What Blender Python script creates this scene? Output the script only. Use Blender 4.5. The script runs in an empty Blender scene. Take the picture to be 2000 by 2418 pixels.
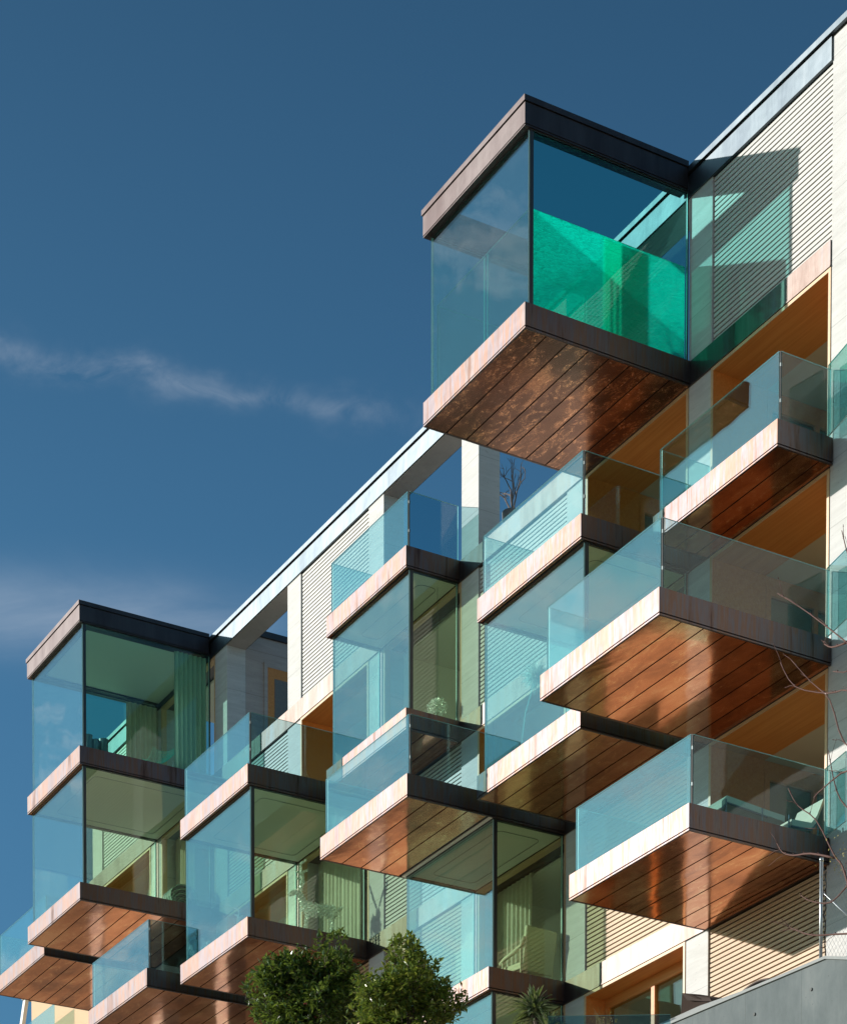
import bpy, bmesh, math, random
from mathutils import Vector, Matrix
R = math.radians
random.seed(7)
S = bpy.context.scene
COL = S.collection

# ------------------------------------------------------------------ helpers
class MB:
    """collects boxes / prisms / tubes and links them as one mesh object"""
    def __init__(s): s.v = []; s.f = []; s.m = []
    def quad(s, a, b, c, d, m=0):
        n = len(s.v); s.v += [a, b, c, d]; s.f.append((n, n+1, n+2, n+3)); s.m.append(m); return s
    def poly(s, pts, m=0):
        n = len(s.v); s.v += list(pts); s.f.append(tuple(range(n, n+len(pts)))); s.m.append(m); return s
    def box(s, x0, x1, y0, y1, z0, z1, m=0):
        n = len(s.v)
        s.v += [(x0,y0,z0),(x1,y0,z0),(x1,y1,z0),(x0,y1,z0),(x0,y0,z1),(x1,y0,z1),(x1,y1,z1),(x0,y1,z1)]
        for q in ((0,3,2,1),(4,5,6,7),(0,1,5,4),(1,2,6,5),(2,3,7,6),(3,0,4,7)):
            s.f.append(tuple(n+i for i in q)); s.m.append(m)
        return s
    def obox(s, c, ax, ay, az, m=0):
        """oriented box: centre and three half-vectors"""
        c = Vector(c); ax = Vector(ax); ay = Vector(ay); az = Vector(az); n = len(s.v)
        for sx, sy, sz in ((-1,-1,-1),(1,-1,-1),(1,1,-1),(-1,1,-1),(-1,-1,1),(1,-1,1),(1,1,1),(-1,1,1)):
            s.v.append(tuple(c+ax*sx+ay*sy+az*sz))
        for q in ((0,3,2,1),(4,5,6,7),(0,1,5,4),(1,2,6,5),(2,3,7,6),(3,0,4,7)):
            s.f.append(tuple(n+i for i in q)); s.m.append(m)
        return s
    def prism(s, pts, off, m=0):
        """closed outline pts extruded by vector off"""
        n = len(s.v); k = len(pts); off = Vector(off)
        s.v += [tuple(p) for p in pts] + [tuple(Vector(p)+off) for p in pts]
        s.f.append(tuple(range(n+k-1, n-1, -1))); s.m.append(m)
        s.f.append(tuple(range(n+k, n+2*k))); s.m.append(m)
        for i in range(k):
            j = (i+1) % k; s.f.append((n+i, n+j, n+k+j, n+k+i)); s.m.append(m)
        return s
    def tube(s, pts, rad, seg=6, m=0):
        pts = [Vector(p) for p in pts]; rr = rad if isinstance(rad, (list, tuple)) else [rad]*len(pts)
        n = len(s.v); k = len(pts)
        for i, p in enumerate(pts):
            d = (pts[min(i+1, k-1)]-pts[max(i-1, 0)])
            d = d.normalized() if d.length > 1e-9 else Vector((0,0,1))
            u = d.cross(Vector((0.13, 0.21, 0.97)));
            if u.length < 1e-3: u = d.cross(Vector((1, 0, 0)))
            u.normalize(); w = d.cross(u)
            for a in range(seg):
                t = 2*math.pi*a/seg; s.v.append(tuple(p+(u*math.cos(t)+w*math.sin(t))*rr[i]))
        for i in range(k-1):
            for a in range(seg):
                b = (a+1) % seg
                s.f.append((n+i*seg+a, n+i*seg+b, n+(i+1)*seg+b, n+(i+1)*seg+a)); s.m.append(m)
        s.f.append(tuple(n+a for a in range(seg-1, -1, -1))); s.m.append(m)
        s.f.append(tuple(n+(k-1)*seg+a for a in range(seg))); s.m.append(m)
        return s
    def build(s, name, mats, parent=None, smooth=False, bevel=0):
        me = bpy.data.meshes.new(name); me.from_pydata([tuple(v) for v in s.v], [], s.f)
        if not isinstance(mats, (list, tuple)): mats = [mats]
        for mt in mats: me.materials.append(mt)
        me.polygons.foreach_set('material_index', s.m)
        if smooth: me.polygons.foreach_set('use_smooth', [True]*len(s.f))
        me.update()
        o = bpy.data.objects.new(name, me); COL.objects.link(o)
        if parent is not None: adopt(o, parent)
        if bevel:
            b = o.modifiers.new('bevel', 'BEVEL'); b.width = bevel; b.segments = 2; b.limit_method = 'ANGLE'
        return o

WORLD = {}
def adopt(o, parent):
    o.parent = parent
    o.matrix_parent_inverse = WORLD.get(parent.name, Matrix.Identity(4)).inverted()

def thing(name, loc, label, cat, group=None):
    o = bpy.data.objects.new(name, None); COL.objects.link(o); o.location = loc
    o.empty_display_size = .3
    WORLD[o.name] = Matrix.Translation(loc)
    return tag(o, label, cat, group)
def tag(o, label=None, cat=None, group=None, kind=None):
    if label: o['label'] = label
    if cat: o['category'] = cat
    if group: o['group'] = group
    if kind: o['kind'] = kind
    return o

# ------------------------------------------------------------------ materials
class NT:
    def __init__(s, name):
        s.mat = bpy.data.materials.new(name); s.mat.use_nodes = True; s.t = s.mat.node_tree; s.t.nodes.clear()
        s.out = s.n('ShaderNodeOutputMaterial')
    def n(s, typ, **k):
        nd = s.t.nodes.new(typ)
        for a, b in k.items(): setattr(nd, a, b)
        return nd
    def l(s, a, b): s.t.links.new(a, b)
    def math(s, op, a, b=None, c=None, clamp=False):
        nd = s.n('ShaderNodeMath', operation=op); nd.use_clamp = clamp
        for i, x in enumerate((a, b, c)):
            if x is None: continue
            if isinstance(x, (int, float)): nd.inputs[i].default_value = x
            else: s.l(x, nd.inputs[i])
        return nd.outputs[0]
    def pos(s, scale=(1,1,1)):
        g = s.n('ShaderNodeNewGeometry'); m = s.n('ShaderNodeMapping'); m.inputs['Scale'].default_value = scale
        s.l(g.outputs['Position'], m.inputs['Vector']); return m.outputs[0]
    def noise(s, vec, scale=1, detail=4, rough=.55, dist=0):
        nd = s.n('ShaderNodeTexNoise'); nd.inputs['Scale'].default_value = scale; nd.inputs['Detail'].default_value = detail
        nd.inputs['Roughness'].default_value = rough; nd.inputs['Distortion'].default_value = dist
        s.l(vec, nd.inputs['Vector']); return nd.outputs['Fac']
    def ramp(s, fac, stops):
        nd = s.n('ShaderNodeValToRGB'); e = nd.color_ramp.elements
        while len(e) > 1: e.remove(e[-1])
        for i, (p, c) in enumerate(stops):
            el = e[0] if i == 0 else e.new(p)
            el.position = p; el.color = (*c, 1) if len(c) == 3 else c
        s.l(fac, nd.inputs[0]); return nd.outputs[0]
    def mix(s, fac, a, b, typ='MIX'):
        nd = s.n('ShaderNodeMix', data_type='RGBA', blend_type=typ)
        for sock, x in ((nd.inputs[0], fac), (nd.inputs[6], a), (nd.inputs[7], b)):
            if isinstance(x, (int, float)): sock.default_value = x
            elif isinstance(x, tuple): sock.default_value = (*x, 1)
            else: s.l(x, sock)
        return nd.outputs[2]
    def bsdf(s, col=None, rough=.5, metal=0, spec=.5, normal=None, **k):
        b = s.n('ShaderNodeBsdfPrincipled')
        for nm, x in (('Base Color', col), ('Roughness', rough), ('Metallic', metal), ('Specular IOR Level', spec)):
            if x is None: continue
            if isinstance(x, tuple): b.inputs[nm].default_value = (*x, 1)
            elif isinstance(x, (int, float)): b.inputs[nm].default_value = x
            else: s.l(x, b.inputs[nm])
        for kk, x in k.items():
            kk = kk.replace('_', ' ')
            if isinstance(x, tuple): x = (*x, 1)
            b.inputs[kk].default_value = x
        if normal is not None: s.l(normal, b.inputs['Normal'])
        s.l(b.outputs[0], s.out.inputs[0]); return b
    def bump(s, h, strength=.3, dist=.01):
        b = s.n('ShaderNodeBump'); b.inputs['Strength'].default_value = strength; b.inputs['Distance'].default_value = dist
        s.l(h, b.inputs['Height']); return b.outputs[0]

def mat_travertine(name, c1, c2):
    t = NT(name); p = t.pos((.55, .55, 6)); p2 = t.pos((1,1,1))
    a = t.noise(p, 2.2, 8, .65, .6); b = t.noise(p2, .7, 3); pits = t.noise(t.pos((9, 9, 30)), 1.6, 3, .7)
    col = t.ramp(a, [(.3, c1), (.52, tuple((x+y)/2 for x, y in zip(c1, c2))), (.72, c2)])
    col = t.mix(t.math('MULTIPLY', t.math('SUBTRACT', b, .4), .6, clamp=True), col, tuple(x*.75 for x in c1))
    pm = t.math('MULTIPLY', t.math('GREATER_THAN', pits, .665), .55)
    col = t.mix(pm, col, tuple(x*.35 for x in c1))
    # thin joints between the slabs of stone
    g = t.n('ShaderNodeNewGeometry'); sp = t.n('ShaderNodeSeparateXYZ'); t.l(g.outputs['Position'], sp.inputs[0])
    fz = t.math('FRACT', t.math('DIVIDE', sp.outputs[2], .9637)); j = t.math('LESS_THAN', fz, .008)
    col = t.mix(t.math('MULTIPLY', j, .55), col, tuple(x*.3 for x in c1))
    t.bsdf(col, .72, normal=t.bump(a, .25, .01)); return t.mat

def mat_metal(name, cols, rough, streak=(9, 9, .7), metal=1.0, seed=0, rvar=.12, spots=None):
    """weathered sheet metal with vertical run marks"""
    t = NT(name); v = t.n('ShaderNodeMapping'); v.inputs['Scale'].default_value = streak; v.inputs['Location'].default_value = (seed, seed*2, 0)
    g = t.n('ShaderNodeNewGeometry'); t.l(g.outputs['Position'], v.inputs['Vector'])
    oi = t.n('ShaderNodeObjectInfo'); va = t.n('ShaderNodeVectorMath', operation='ADD'); t.l(v.outputs[0], va.inputs[0])
    cbx = t.n('ShaderNodeCombineXYZ'); t.l(t.math('MULTIPLY', oi.outputs['Random'], 40), cbx.inputs[0]); t.l(t.math('MULTIPLY', oi.outputs['Random'], 17), cbx.inputs[1]); t.l(cbx.outputs[0], va.inputs[1])
    a = t.noise(va.outputs[0], 1.0, 6, .7, .2); c = t.noise(t.pos((.9,.9,.9)), 1.3, 3)
    big = t.noise(va.outputs[0], .22, 3, .6)
    k = t.math('ADD', t.math('MULTIPLY', a, .55), t.math('MULTIPLY', big, .45))
    n = len(cols); col = t.ramp(k, [(.36+.28*i/(n-1), cc) for i, cc in enumerate(cols)])
    fine = t.noise(t.pos((60, 60, 1.5)), 1.2, 2)
    col = t.mix(t.math('MULTIPLY', fine, .25), col, tuple(x*.6 for x in cols[0]))
    if spots:
        s = t.noise(t.pos((1.1, 2.1, 1)), 2.6, 9, .72, .5)
        col = t.mix(t.ramp(s, [(.54, (0,0,0)), (.66, (1,1,1))]), col, spots)
    r = t.math('ADD', rough-rvar/2, t.math('MULTIPLY', a, rvar))
    t.bsdf(col, r, metal, normal=t.bump(t.math('ADD', t.math('MULTIPLY', c, .7), t.math('MULTIPLY', big, .3)), .45, .03)); return t.mat

def mat_soffit(name, dark, mid, light, rough, patch=.60, strong=.7):
    t = NT(name); v0 = t.pos((1.0, 1.9, 1)); oi = t.n('ShaderNodeObjectInfo'); va = t.n('ShaderNodeVectorMath', operation='ADD'); t.l(v0, va.inputs[0])
    cbx = t.n('ShaderNodeCombineXYZ'); t.l(t.math('MULTIPLY', oi.outputs['Random'], 40), cbx.inputs[0]); t.l(t.math('MULTIPLY', oi.outputs['Random'], 17), cbx.inputs[1]); t.l(cbx.outputs[0], va.inputs[1]); v = va.outputs[0]
    a = t.noise(v, 2.4, 10, .7, .9); b = t.noise(t.pos((.5, .8, 1)), 1.1, 3, .5, .4)
    fl = t.noise(t.pos((3.5, 6, 1)), 3.0, 6, .75, 1.2)
    # every board has a tone of its own
    g = t.n('ShaderNodeNewGeometry'); sp = t.n('ShaderNodeSeparateXYZ'); t.l(g.outputs['Position'], sp.inputs[0])
    wn = t.n('ShaderNodeTexWhiteNoise', noise_dimensions='2D'); cb = t.n('ShaderNodeCombineXYZ')
    t.l(t.math('FLOOR', t.math('DIVIDE', sp.outputs[1], .39)), cb.inputs[0]); t.l(t.math('FLOOR', t.math('DIVIDE', sp.outputs[2], .5)), cb.inputs[1])
    t.l(cb.outputs[0], wn.inputs['Vector'])
    k = t.math('ADD', t.math('MULTIPLY', a, .35), t.math('MULTIPLY', b, .65))
    k = t.math('ADD', k, t.math('MULTIPLY', t.math('SUBTRACT', wn.outputs[0], .5), .13))
    col = t.ramp(k, [(.36, dark), (.52, mid), (.68, light)])
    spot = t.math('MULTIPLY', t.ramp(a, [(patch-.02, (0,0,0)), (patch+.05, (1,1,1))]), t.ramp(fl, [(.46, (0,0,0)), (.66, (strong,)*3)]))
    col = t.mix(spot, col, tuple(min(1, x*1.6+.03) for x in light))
    r = t.math('ADD', rough, t.math('MULTIPLY', t.math('SUBTRACT', fl, .5), .24))
    t.bsdf(col, r, .85, normal=t.bump(b, .5, .03)); return t.mat

def mat_plain(name, c, rough=.6, metal=0, var=.2, scale=3, spec=.5, bump=.1, **k):
    t = NT(name); a = t.noise(t.pos(), scale, 5)
    col = t.mix(t.math('MULTIPLY', a, var*2, clamp=True), c, tuple(x*.55 for x in c))
    t.bsdf(col, rough, metal, spec, normal=t.bump(a, bump, .01), **k); return t.mat

def mat_wood(name, c1, c2, rough=.45, axis=(.35, 14, 14)):
    t = NT(name); a = t.noise(t.pos(axis), 1.6, 7, .62, .5); b = t.noise(t.pos(), .9, 2)
    col = t.ramp(a, [(.3, c1), (.7, c2)]); col = t.mix(t.math('MULTIPLY', b, .35), col, tuple(x*.6 for x in c1))
    t.bsdf(col, rough, 0, .4, normal=t.bump(a, .15, .004)); return t.mat

def mat_glass(name, tint, r0, edge=None, gloss=(1,1,1), rough=0.0, wob=.012):
    """tinted pane: see-through body, mirror-like skin that grows with the angle"""
    t = NT(name); lw = t.n('ShaderNodeLayerWeight'); lw.inputs['Blend'].default_value = .5
    # 'Facing' = 1-|cos|
    f5 = t.math('POWER', lw.outputs['Facing'], 4.0)
    fac = t.math('ADD', r0, t.math('MULTIPLY', f5, 1-r0), clamp=True)
    tr = t.n('ShaderNodeBsdfTransparent'); tr.inputs[0].default_value = (*[math.sqrt(x) for x in tint], 1)
    gl = t.n('ShaderNodeBsdfGlossy'); gl.inputs['Color'].default_value = (*gloss, 1); gl.inputs['Roughness'].default_value = rough
    nz = t.noise(t.pos((1,1,.6)), 1.1, 1)
    t.l(t.bump(nz, wob*10, .03), gl.inputs['Normal'])
    mx = t.n('ShaderNodeMixShader'); t.l(fac, mx.inputs[0]); t.l(tr.outputs[0], mx.inputs[1]); t.l(gl.outputs[0], mx.inputs[2])
    t.l(mx.outputs[0], t.out.inputs[0]); return t.mat

TRAV = mat_travertine('travertine', (.46,.455,.445), (.60,.595,.585))
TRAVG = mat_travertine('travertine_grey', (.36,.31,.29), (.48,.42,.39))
FASCIA = mat_metal('oxidised_copper_sheet', [(.066,.042,.037), (.128,.086,.076), (.122,.112,.126), (.155,.092,.068), (.138,.118,.118), (.100,.062,.050)], .44)
ROOFCU = mat_metal('brown_roof_sheet', [(.065,.05,.05), (.085,.07,.07), (.105,.09,.09)], .48, streak=(4,4,.8))
BAND = mat_metal('copper_band', [(.10,.072,.064), (.155,.125,.114), (.155,.152,.165)], .46, streak=(5,5,.6))
ZINC = mat_metal('pale_zinc_sheet', [(.085,.105,.125), (.115,.140,.160), (.145,.170,.190)], .46, streak=(5,5,.8))
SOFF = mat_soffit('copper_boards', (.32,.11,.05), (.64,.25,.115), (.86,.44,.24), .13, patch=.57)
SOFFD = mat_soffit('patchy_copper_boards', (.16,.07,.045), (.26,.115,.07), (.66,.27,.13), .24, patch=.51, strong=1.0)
DARK = mat_plain('dark_gap', (.02,.018,.017), .6)
FRAME = mat_plain('dark_seal', (.025,.032,.036), .35)
FRAMEB = mat_plain('grey_steel_post', (.16,.20,.21), .35, .4)
PLASTER = mat_plain('white_plaster', (.80,.80,.77), .8, var=.06)
CEIL = mat_plain('painted_ceiling', (.82,.82,.75), .7, var=.05, scale=1)
FLOORW = mat_wood('floor_boards', (.20,.12,.07), (.32,.20,.12))
LARCH = mat_wood('larch_lining', (.55,.20,.045), (.70,.31,.085))
LARCHP = mat_wood('pale_larch_edge', (.62,.40,.22), (.72,.50,.30))
BLIND = mat_plain('beige_blind', (.52,.45,.32), .85, var=.08)
SLAT = mat_wood('cream_slats', (.53,.525,.50), (.67,.66,.635), .6)
SLATW = mat_wood('warm_slats', (.52,.38,.25), (.68,.52,.36), .6)
BACK = mat_plain('slat_backing', (.035,.033,.03), .8)
BACKW = mat_plain('warm_slat_backing', (.13,.06,.03), .8)
GBAY = mat_glass('bay_glass', (.62,.84,.78), .19, gloss=(.80,.96,1))
GCLR = mat_glass('clear_bay_glass', (.62,.80,.78), .085, gloss=(.85,.95,1))
GCLR2 = mat_glass('pale_bay_glass', (.66,.82,.80), .18, gloss=(.90,.97,1))
GSIDE = mat_glass('bay_side_glass', (.76,.85,.62), .05)
GSKY = mat_glass('blue_side_glass', (.27,.74,.72), .02)
GJ = mat_glass('teal_side_glass', (.52,.86,.76), .03)
GRAIL = mat_glass('rail_glass', (.60,.88,.85), .19, gloss=(.80,.96,1))
GRAILS = mat_glass('rail_side_glass', (.42,.66,.72), .035)
GEM = mat_glass('emerald_glass', (.25,.92,.84), .03)
GSMOKE = mat_glass('smoky_teal_glass', (.26,.60,.58), .03)
GSHADE = mat_glass('painted_shade_green', (.02,.35,.28), .03)
GWIN = mat_glass('window_glass', (.55,.62,.50), .07)
GEDGE = mat_plain('glass_edge', (.45,.72,.70), .15, spec=.8, var=.05)
CURT = mat_plain('curtain_cloth', (.62,.58,.46), .9, var=.1, scale=8)
CREAM = mat_plain('cream_upholstery', (.66,.62,.46), .8, var=.1)

def mat_glow_pane():
    """laminated emerald pane that scatters the sun on its inner side, with a painted-in bright rippled wedge"""
    t = NT('painted_glow_emerald_glass'); n = t.noise(t.pos((1.5, 3.2, 13)), 1.9, 3, .6, .8)
    tr = t.n('ShaderNodeBsdfTransparent'); tr.inputs[0].default_value = (.10,.80,.66,1)
    tl = t.n('ShaderNodeBsdfTranslucent'); tl.inputs[0].default_value = (.01,.99,.86,1); t.l(t.bump(n, .9, .05), tl.inputs['Normal'])
    m1 = t.n('ShaderNodeMixShader'); g = t.n('ShaderNodeNewGeometry'); sp = t.n('ShaderNodeSeparateXYZ'); t.l(g.outputs['Position'], sp.inputs[0]); e = t.noise(t.pos(), 3, 3)
    glow_wedge = t.math('SUBTRACT', t.math('DIVIDE', t.math('SUBTRACT', sp.outputs[2], 23.55), 1.4), t.math('DIVIDE', t.math('ADD', sp.outputs[1], 2.95), 2.1))  # painted bright wedge, above a diagonal towards the front edge
    glow_wedge = t.math('MULTIPLY', t.math('ADD', glow_wedge, t.math('MULTIPLY', t.math('SUBTRACT', e, .45), .5)), 4, clamp=True)
    fac = t.math('ADD', .48, t.math('MULTIPLY', glow_wedge, t.math('ADD', .10, t.math('MULTIPLY', t.ramp(n, [(.42, (0,0,0)), (.56, (1,1,1))]), .38))))
    t.l(fac, m1.inputs[0])
    t.l(tr.outputs[0], m1.inputs[1]); t.l(tl.outputs[0], m1.inputs[2]); t.l(m1.outputs[0], t.out.inputs[0]); return t.mat
GGLOW = mat_glow_pane()

def mat_light_strip():
    t = NT('painted_light_mint'); tl = t.n('ShaderNodeBsdfTranslucent'); tl.inputs[0].default_value = (.05,.99,.86,1)
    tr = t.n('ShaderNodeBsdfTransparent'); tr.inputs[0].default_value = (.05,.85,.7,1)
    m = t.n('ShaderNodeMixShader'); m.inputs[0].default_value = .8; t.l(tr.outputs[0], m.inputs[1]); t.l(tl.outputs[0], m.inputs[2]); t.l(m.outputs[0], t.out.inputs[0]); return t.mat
LIGHTSTRIP = mat_light_strip()

def mat_leaf(name, c1, c2, c3):
    t = NT(name); oi = t.n('ShaderNodeNewGeometry')
    col = t.ramp(oi.outputs['Random Per Island'], [(0, c1), (.55, c2), (.9, c3), (1, tuple(x*1.3 for x in c3))])
    b = t.bsdf(col, .32, 0, .55)
    tl = t.n('ShaderNodeBsdfTranslucent'); t.l(t.mix(.5, col, (.30,.38,.04)), tl.inputs[0])
    mx = t.n('ShaderNodeMixShader'); mx.inputs[0].default_value = .25
    t.l(b.outputs[0], mx.inputs[1]); t.l(tl.outputs[0], mx.inputs[2]); t.l(mx.outputs[0], t.out.inputs[0]); return t.mat
BARK = mat_plain('bark', (.10,.075,.055), .9, scale=20, bump=.6)

# ------------------------------------------------------------------ the grid of the building
CL = [-29.55, -33.09, -36.62, -40.15, -43.70, -47.22, -50.75, -54.28, -57.81]
CR = [x+.60 for x in CL]
X1 = [-29.459-3.574*i for i in range(9)]
X0 = [x-3.112 for x in X1]
TH = .386
def ZT(k): return 14.753+2.895*k
def ZB(k): return ZT(k)-TH
PB = 25.99                                   # underside of the roof parapet

BL = thing('apartment_building', (-43, 4, 9.0), 'pale stone apartment block with stacked copper balconies and green glass bays', 'building')

# walls: right-hand stone wall, end wall, back wall, roof deck
w = MB()
w.box(CL[0], -18, 0, .45, 6, 26.335)
w.box(CL[8], -18, 8, 8.3, 6, 23.3)
w.box(CL[8]-.2, CL[8], 0, 8.3, 8, 23.40)
w.box(-18.3, -18, .45, 8, 6, 26.3)
w.box(CL[8], CL[0], 0, .45, 6, ZB(-1))
w.build('wall', TRAV, BL)
w = MB(); w.box(CL[8], -18.3, .45, 8, 23.10, 23.38); w.build('roof_terrace', PLASTER, BL)
for c in range(1, 9):
    w = MB(); w.box(CL[c], CR[c], 0, .45, ZB(-1), PB); w.build('column', TRAV, BL)
# copper bands, one per storey, running in front of the columns
for k in range(0, 4):
    w = MB(); w.box(CL[8]-.2, CL[0]-.004, -.022, .40, ZB(k), ZT(k)-.004); w.box(CL[8]-.2, CL[0]-.004, -.03, -.022, ZB(k), ZB(k)+.02)
    w.build('copper_band', BAND, BL)
w = MB(); w.box(CL[8]-.2, CL[0]-.004, -.03, .47, PB, 26.325); w.build('parapet', [ZINC], BL)
w = MB(); w.box(CL[8]-.2, -18, -.075, .52, 26.345, 26.435); w.build('parapet_cap', ZINC, BL)
w = MB(); w.box(CL[8]-.2, -18, -.01, .45, 26.325, 26.345); w.build('shadow_gap', DARK, BL)
# parapet beam underside of the open roof bays
for i in (1, 2, 3, 5):
    w = MB(); w.box(CR[i+1], CL[i], .0, .45, PB-.012, PB-.001); w.build('beam_soffit', TRAVG, BL)

# ---- louvred screens
def louvre(i, k, warm=False):
    x0, x1 = CR[i+1]+.012, CL[i]-.012; z0 = ZT(k)+.0; z1 = (ZB(k+1) if k < 3 else PB)-.004
    m = MB(); n = int(round((z1-z0)/.0765)); p = (z1-z0)/n
    for j in range(n):
        zc = z0+(j+.5)*p; dy = random.uniform(-.0015, .0015)
        m.prism([(x0, .030+dy, zc+.0255), (x0, .030+dy, zc-.0255), (x0, .088, zc-.0225), (x0, .088, zc+.0225)], (x1-x0, 0, 0))
    o = m.build('louvred_screen', SLATW if warm else SLAT, BL)
    b = MB(); b.box(x0-.01, x1+.01, .11, .16, z0, z1); b.build('backing', BACKW if warm else BACK, o)
    for xx in (x0, x1-.03):
        b = MB(); b.box(xx, xx+.03, .090, .108, z0, z1); b.build('batten', BACKW if warm else BACK, o)
for i, k in ((0,3),(4,3),(7,3),(2,2),(5,2),(3,1)): louvre(i, k)
for i, k in ((1,0),(0,-1),(3,0),(3,-1),(7,1),(4,0)): louvre(i, k, True)

# ---- loggias lined with larch
def loggia(i, k, depth=1.05, blind=True):
    x0, x1 = CR[i+1], CL[i]; z0, z1 = ZT(k), ZB(k+1)
    m = MB(); t = .05
    m.box(x0+.001, x1-.001, .0, depth, z1-t, z1-.002)                  # ceiling
    m.box(x0+.001, x0+t, .0, depth, z0, z1-t)                      # left cheek
    m.box(x1-t, x1-.001, .0, depth, z0, z1-t)                      # right cheek
    o = m.build('timber_recess', LARCH, BL)
    e = MB(); f = .055
    e.box(x0+.002, x1-.002, -.014, -.002, z1-f, z1-.004); e.box(x0+.002, x0+f, -.014, -.002, z0, z1-f); e.box(x1-f, x1-.002, -.014, -.002, z0, z1-f)
    e.build('edge_trim', LARCHP, o)
    g = MB(); y = depth; a = .10
    g.box(x0+t, x1-t, y-.06, y+.06, z1-t-.16, z1-t-.001); g.box(x0+t, x0+t+a, y-.06, y+.06, z0, z1-t-.16); g.box(x1-t-a, x1-t, y-.06, y+.06, z0, z1-t-.16)
    xm = x0+1.45; g.box(xm-a/2, xm+a/2, y-.05, y+.05, z0, z1-t-.16); g.box(x0+t+a, x1-t-a, y-.05, y+.05, z0, z0+.12)
    fr = g.build('window_frame', LARCH, o)
    for xa, xb in ((x0+t+a, xm-a/2), (xm+a/2, x1-t-a)):
        p = MB(); p.box(xa, xb, y-.012, y+.012, z0+.12, z1-t-.16); p.build('pane', GWIN, o)
    if blind:
        b = MB(); b.box(x0+t+a, x1-t-a, y+.14, y+.16, z0+.9, z1-t-.1); b.build('blind', BLIND, o)
    r = MB(); r.box(x0, x1, depth+.1, 4.6, z0-.05, z0-.002, 0); r.box(x0, x1, depth+.1, 4.6, z1-.1, z1-.05, 1)
    r.box(x0-.05, x0, depth+.1, 4.6, z0, z1-.1, 1); r.box(x1, x1+.05, depth+.1, 4.6, z0, z1-.1, 1); r.box(x0, x1, 4.6, 4.65, z0, z1, 1)
    r.build('room', [FLOORW, PLASTER], o)
    fl = MB(); fl.box(x0, x1, .02, depth+.1, z0-.03, z0-.003); fl.build('threshold', PLASTER, o)
def deep_loggia(i, k):
    x0, x1 = CR[i+1], CL[i]; z0, z1 = ZT(k), ZB(k+1); t = .05; d1, d2 = 1.06, 3.4
    m = MB()
    m.box(x0+.001, x1-.001, .0, d1, z1-t, z1-.002); m.box(x0+.001, x0+t, .0, d1, z0, z1-t); m.box(x1-t, x1-.001, .0, d1, z0, z1-t)
    o = m.build('timber_recess', LARCH, BL)
    e = MB(); f = .055
    e.box(x0+.002, x1-.002, -.014, -.002, z1-f, z1-.004); e.box(x0+.002, x0+f, -.014, -.002, z0, z1-f); e.box(x1-f, x1-.002, -.014, -.002, z0, z1-f)
    e.build('edge_trim', LARCHP, o)
    r = MB(); r.box(x0+.001, x1-.001, d1+.002, d2, z1-t+.006, z1-.002); r.box(x1-t, x1-.001, d1+.002, d2, z0, z1-t); r.box(x0, x1, d2, d2+.05, z0, z1)
    r.box(x0-.25, x0-.2, d1+.002, d2, z0, z1-t)
    r.build('inner_lining', BLIND, o)
    g = MB(); a = .10; ya, yb = d1+.004, d2-.3
    g.box(x0-.03, x0+t+.01, ya, ya+a, z0, z1-.34); g.box(x0-.03, x0+t+.01, yb-a, yb, z0, z1-.34); g.box(x0-.03, x0+t+.01, ya, yb, z1-.34, z1-.22)
    g.box(x0-.03, x0+t+.01, (ya+yb)/2-.04, (ya+yb)/2+.04, z0, z1-.34)
    g.box(x0-.02, x0+t, ya, d2, z1-.22, z1-t)
    fr = g.build('door_frame', LARCH, o)
    for p0, p1 in ((ya+a, (ya+yb)/2-.04), ((ya+yb)/2+.04, yb-a)):
        p = MB(); p.box(x0-.005, x0+.012, p0, p1, z0, z1-.34); p.build('pane', GWIN, o)
    fl = MB(); fl.box(x0-.2, x1, .02, d2, z0-.03, z0-.003); fl.build('threshold', PLASTER, o)
for i, k in ((0,2),(0,1),(0,0),(1,2),(2,1),(4,2),(5,1),(7,2)): deep_loggia(i, k)
loggia(1, -1, depth=.45, blind=False)

# ---- rooms that open straight into a glass bay
def bayroom(i, k, side_open=False):
    x0, x1 = CR[i+1], CL[i]; z0, z1 = ZT(k), (ZB(k+1) if k < 3 else PB)
    r = MB(); d = 4.6
    r.box(x0, x1, .0, d, z0-.05, z0-.003, 0); r.box(x0, x1, .45, d, z1-.05, z1-.004, 1); r.box(x0, x1, d, d+.05, z0, z1, 1)
    if not side_open: r.box(x0-.05, x0, .45, d, z0, z1-.05, 1)
    r.box(x1, x1+.05, .45, d, z0, z1-.05, 1)
    o = r.build('room', [FLOORW, CEIL], BL)
    e = MB(); f = .05
    e.box(x0+.001, x0+f, -.006, .12, z0, z1-.002); e.box(x1-f, x1-.001, -.006, .12, z0, z1-.002); e.box(x0+f, x1-f, -.006, .12, z1-f, z1-.002)
    e.build('opening_frame', LARCHP, o)
for i, k in ((1,1),(3,2),(2,0),(2,-1),(4,1),(6,2)): bayroom(i, k)
bayroom(6, 3, True)

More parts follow.
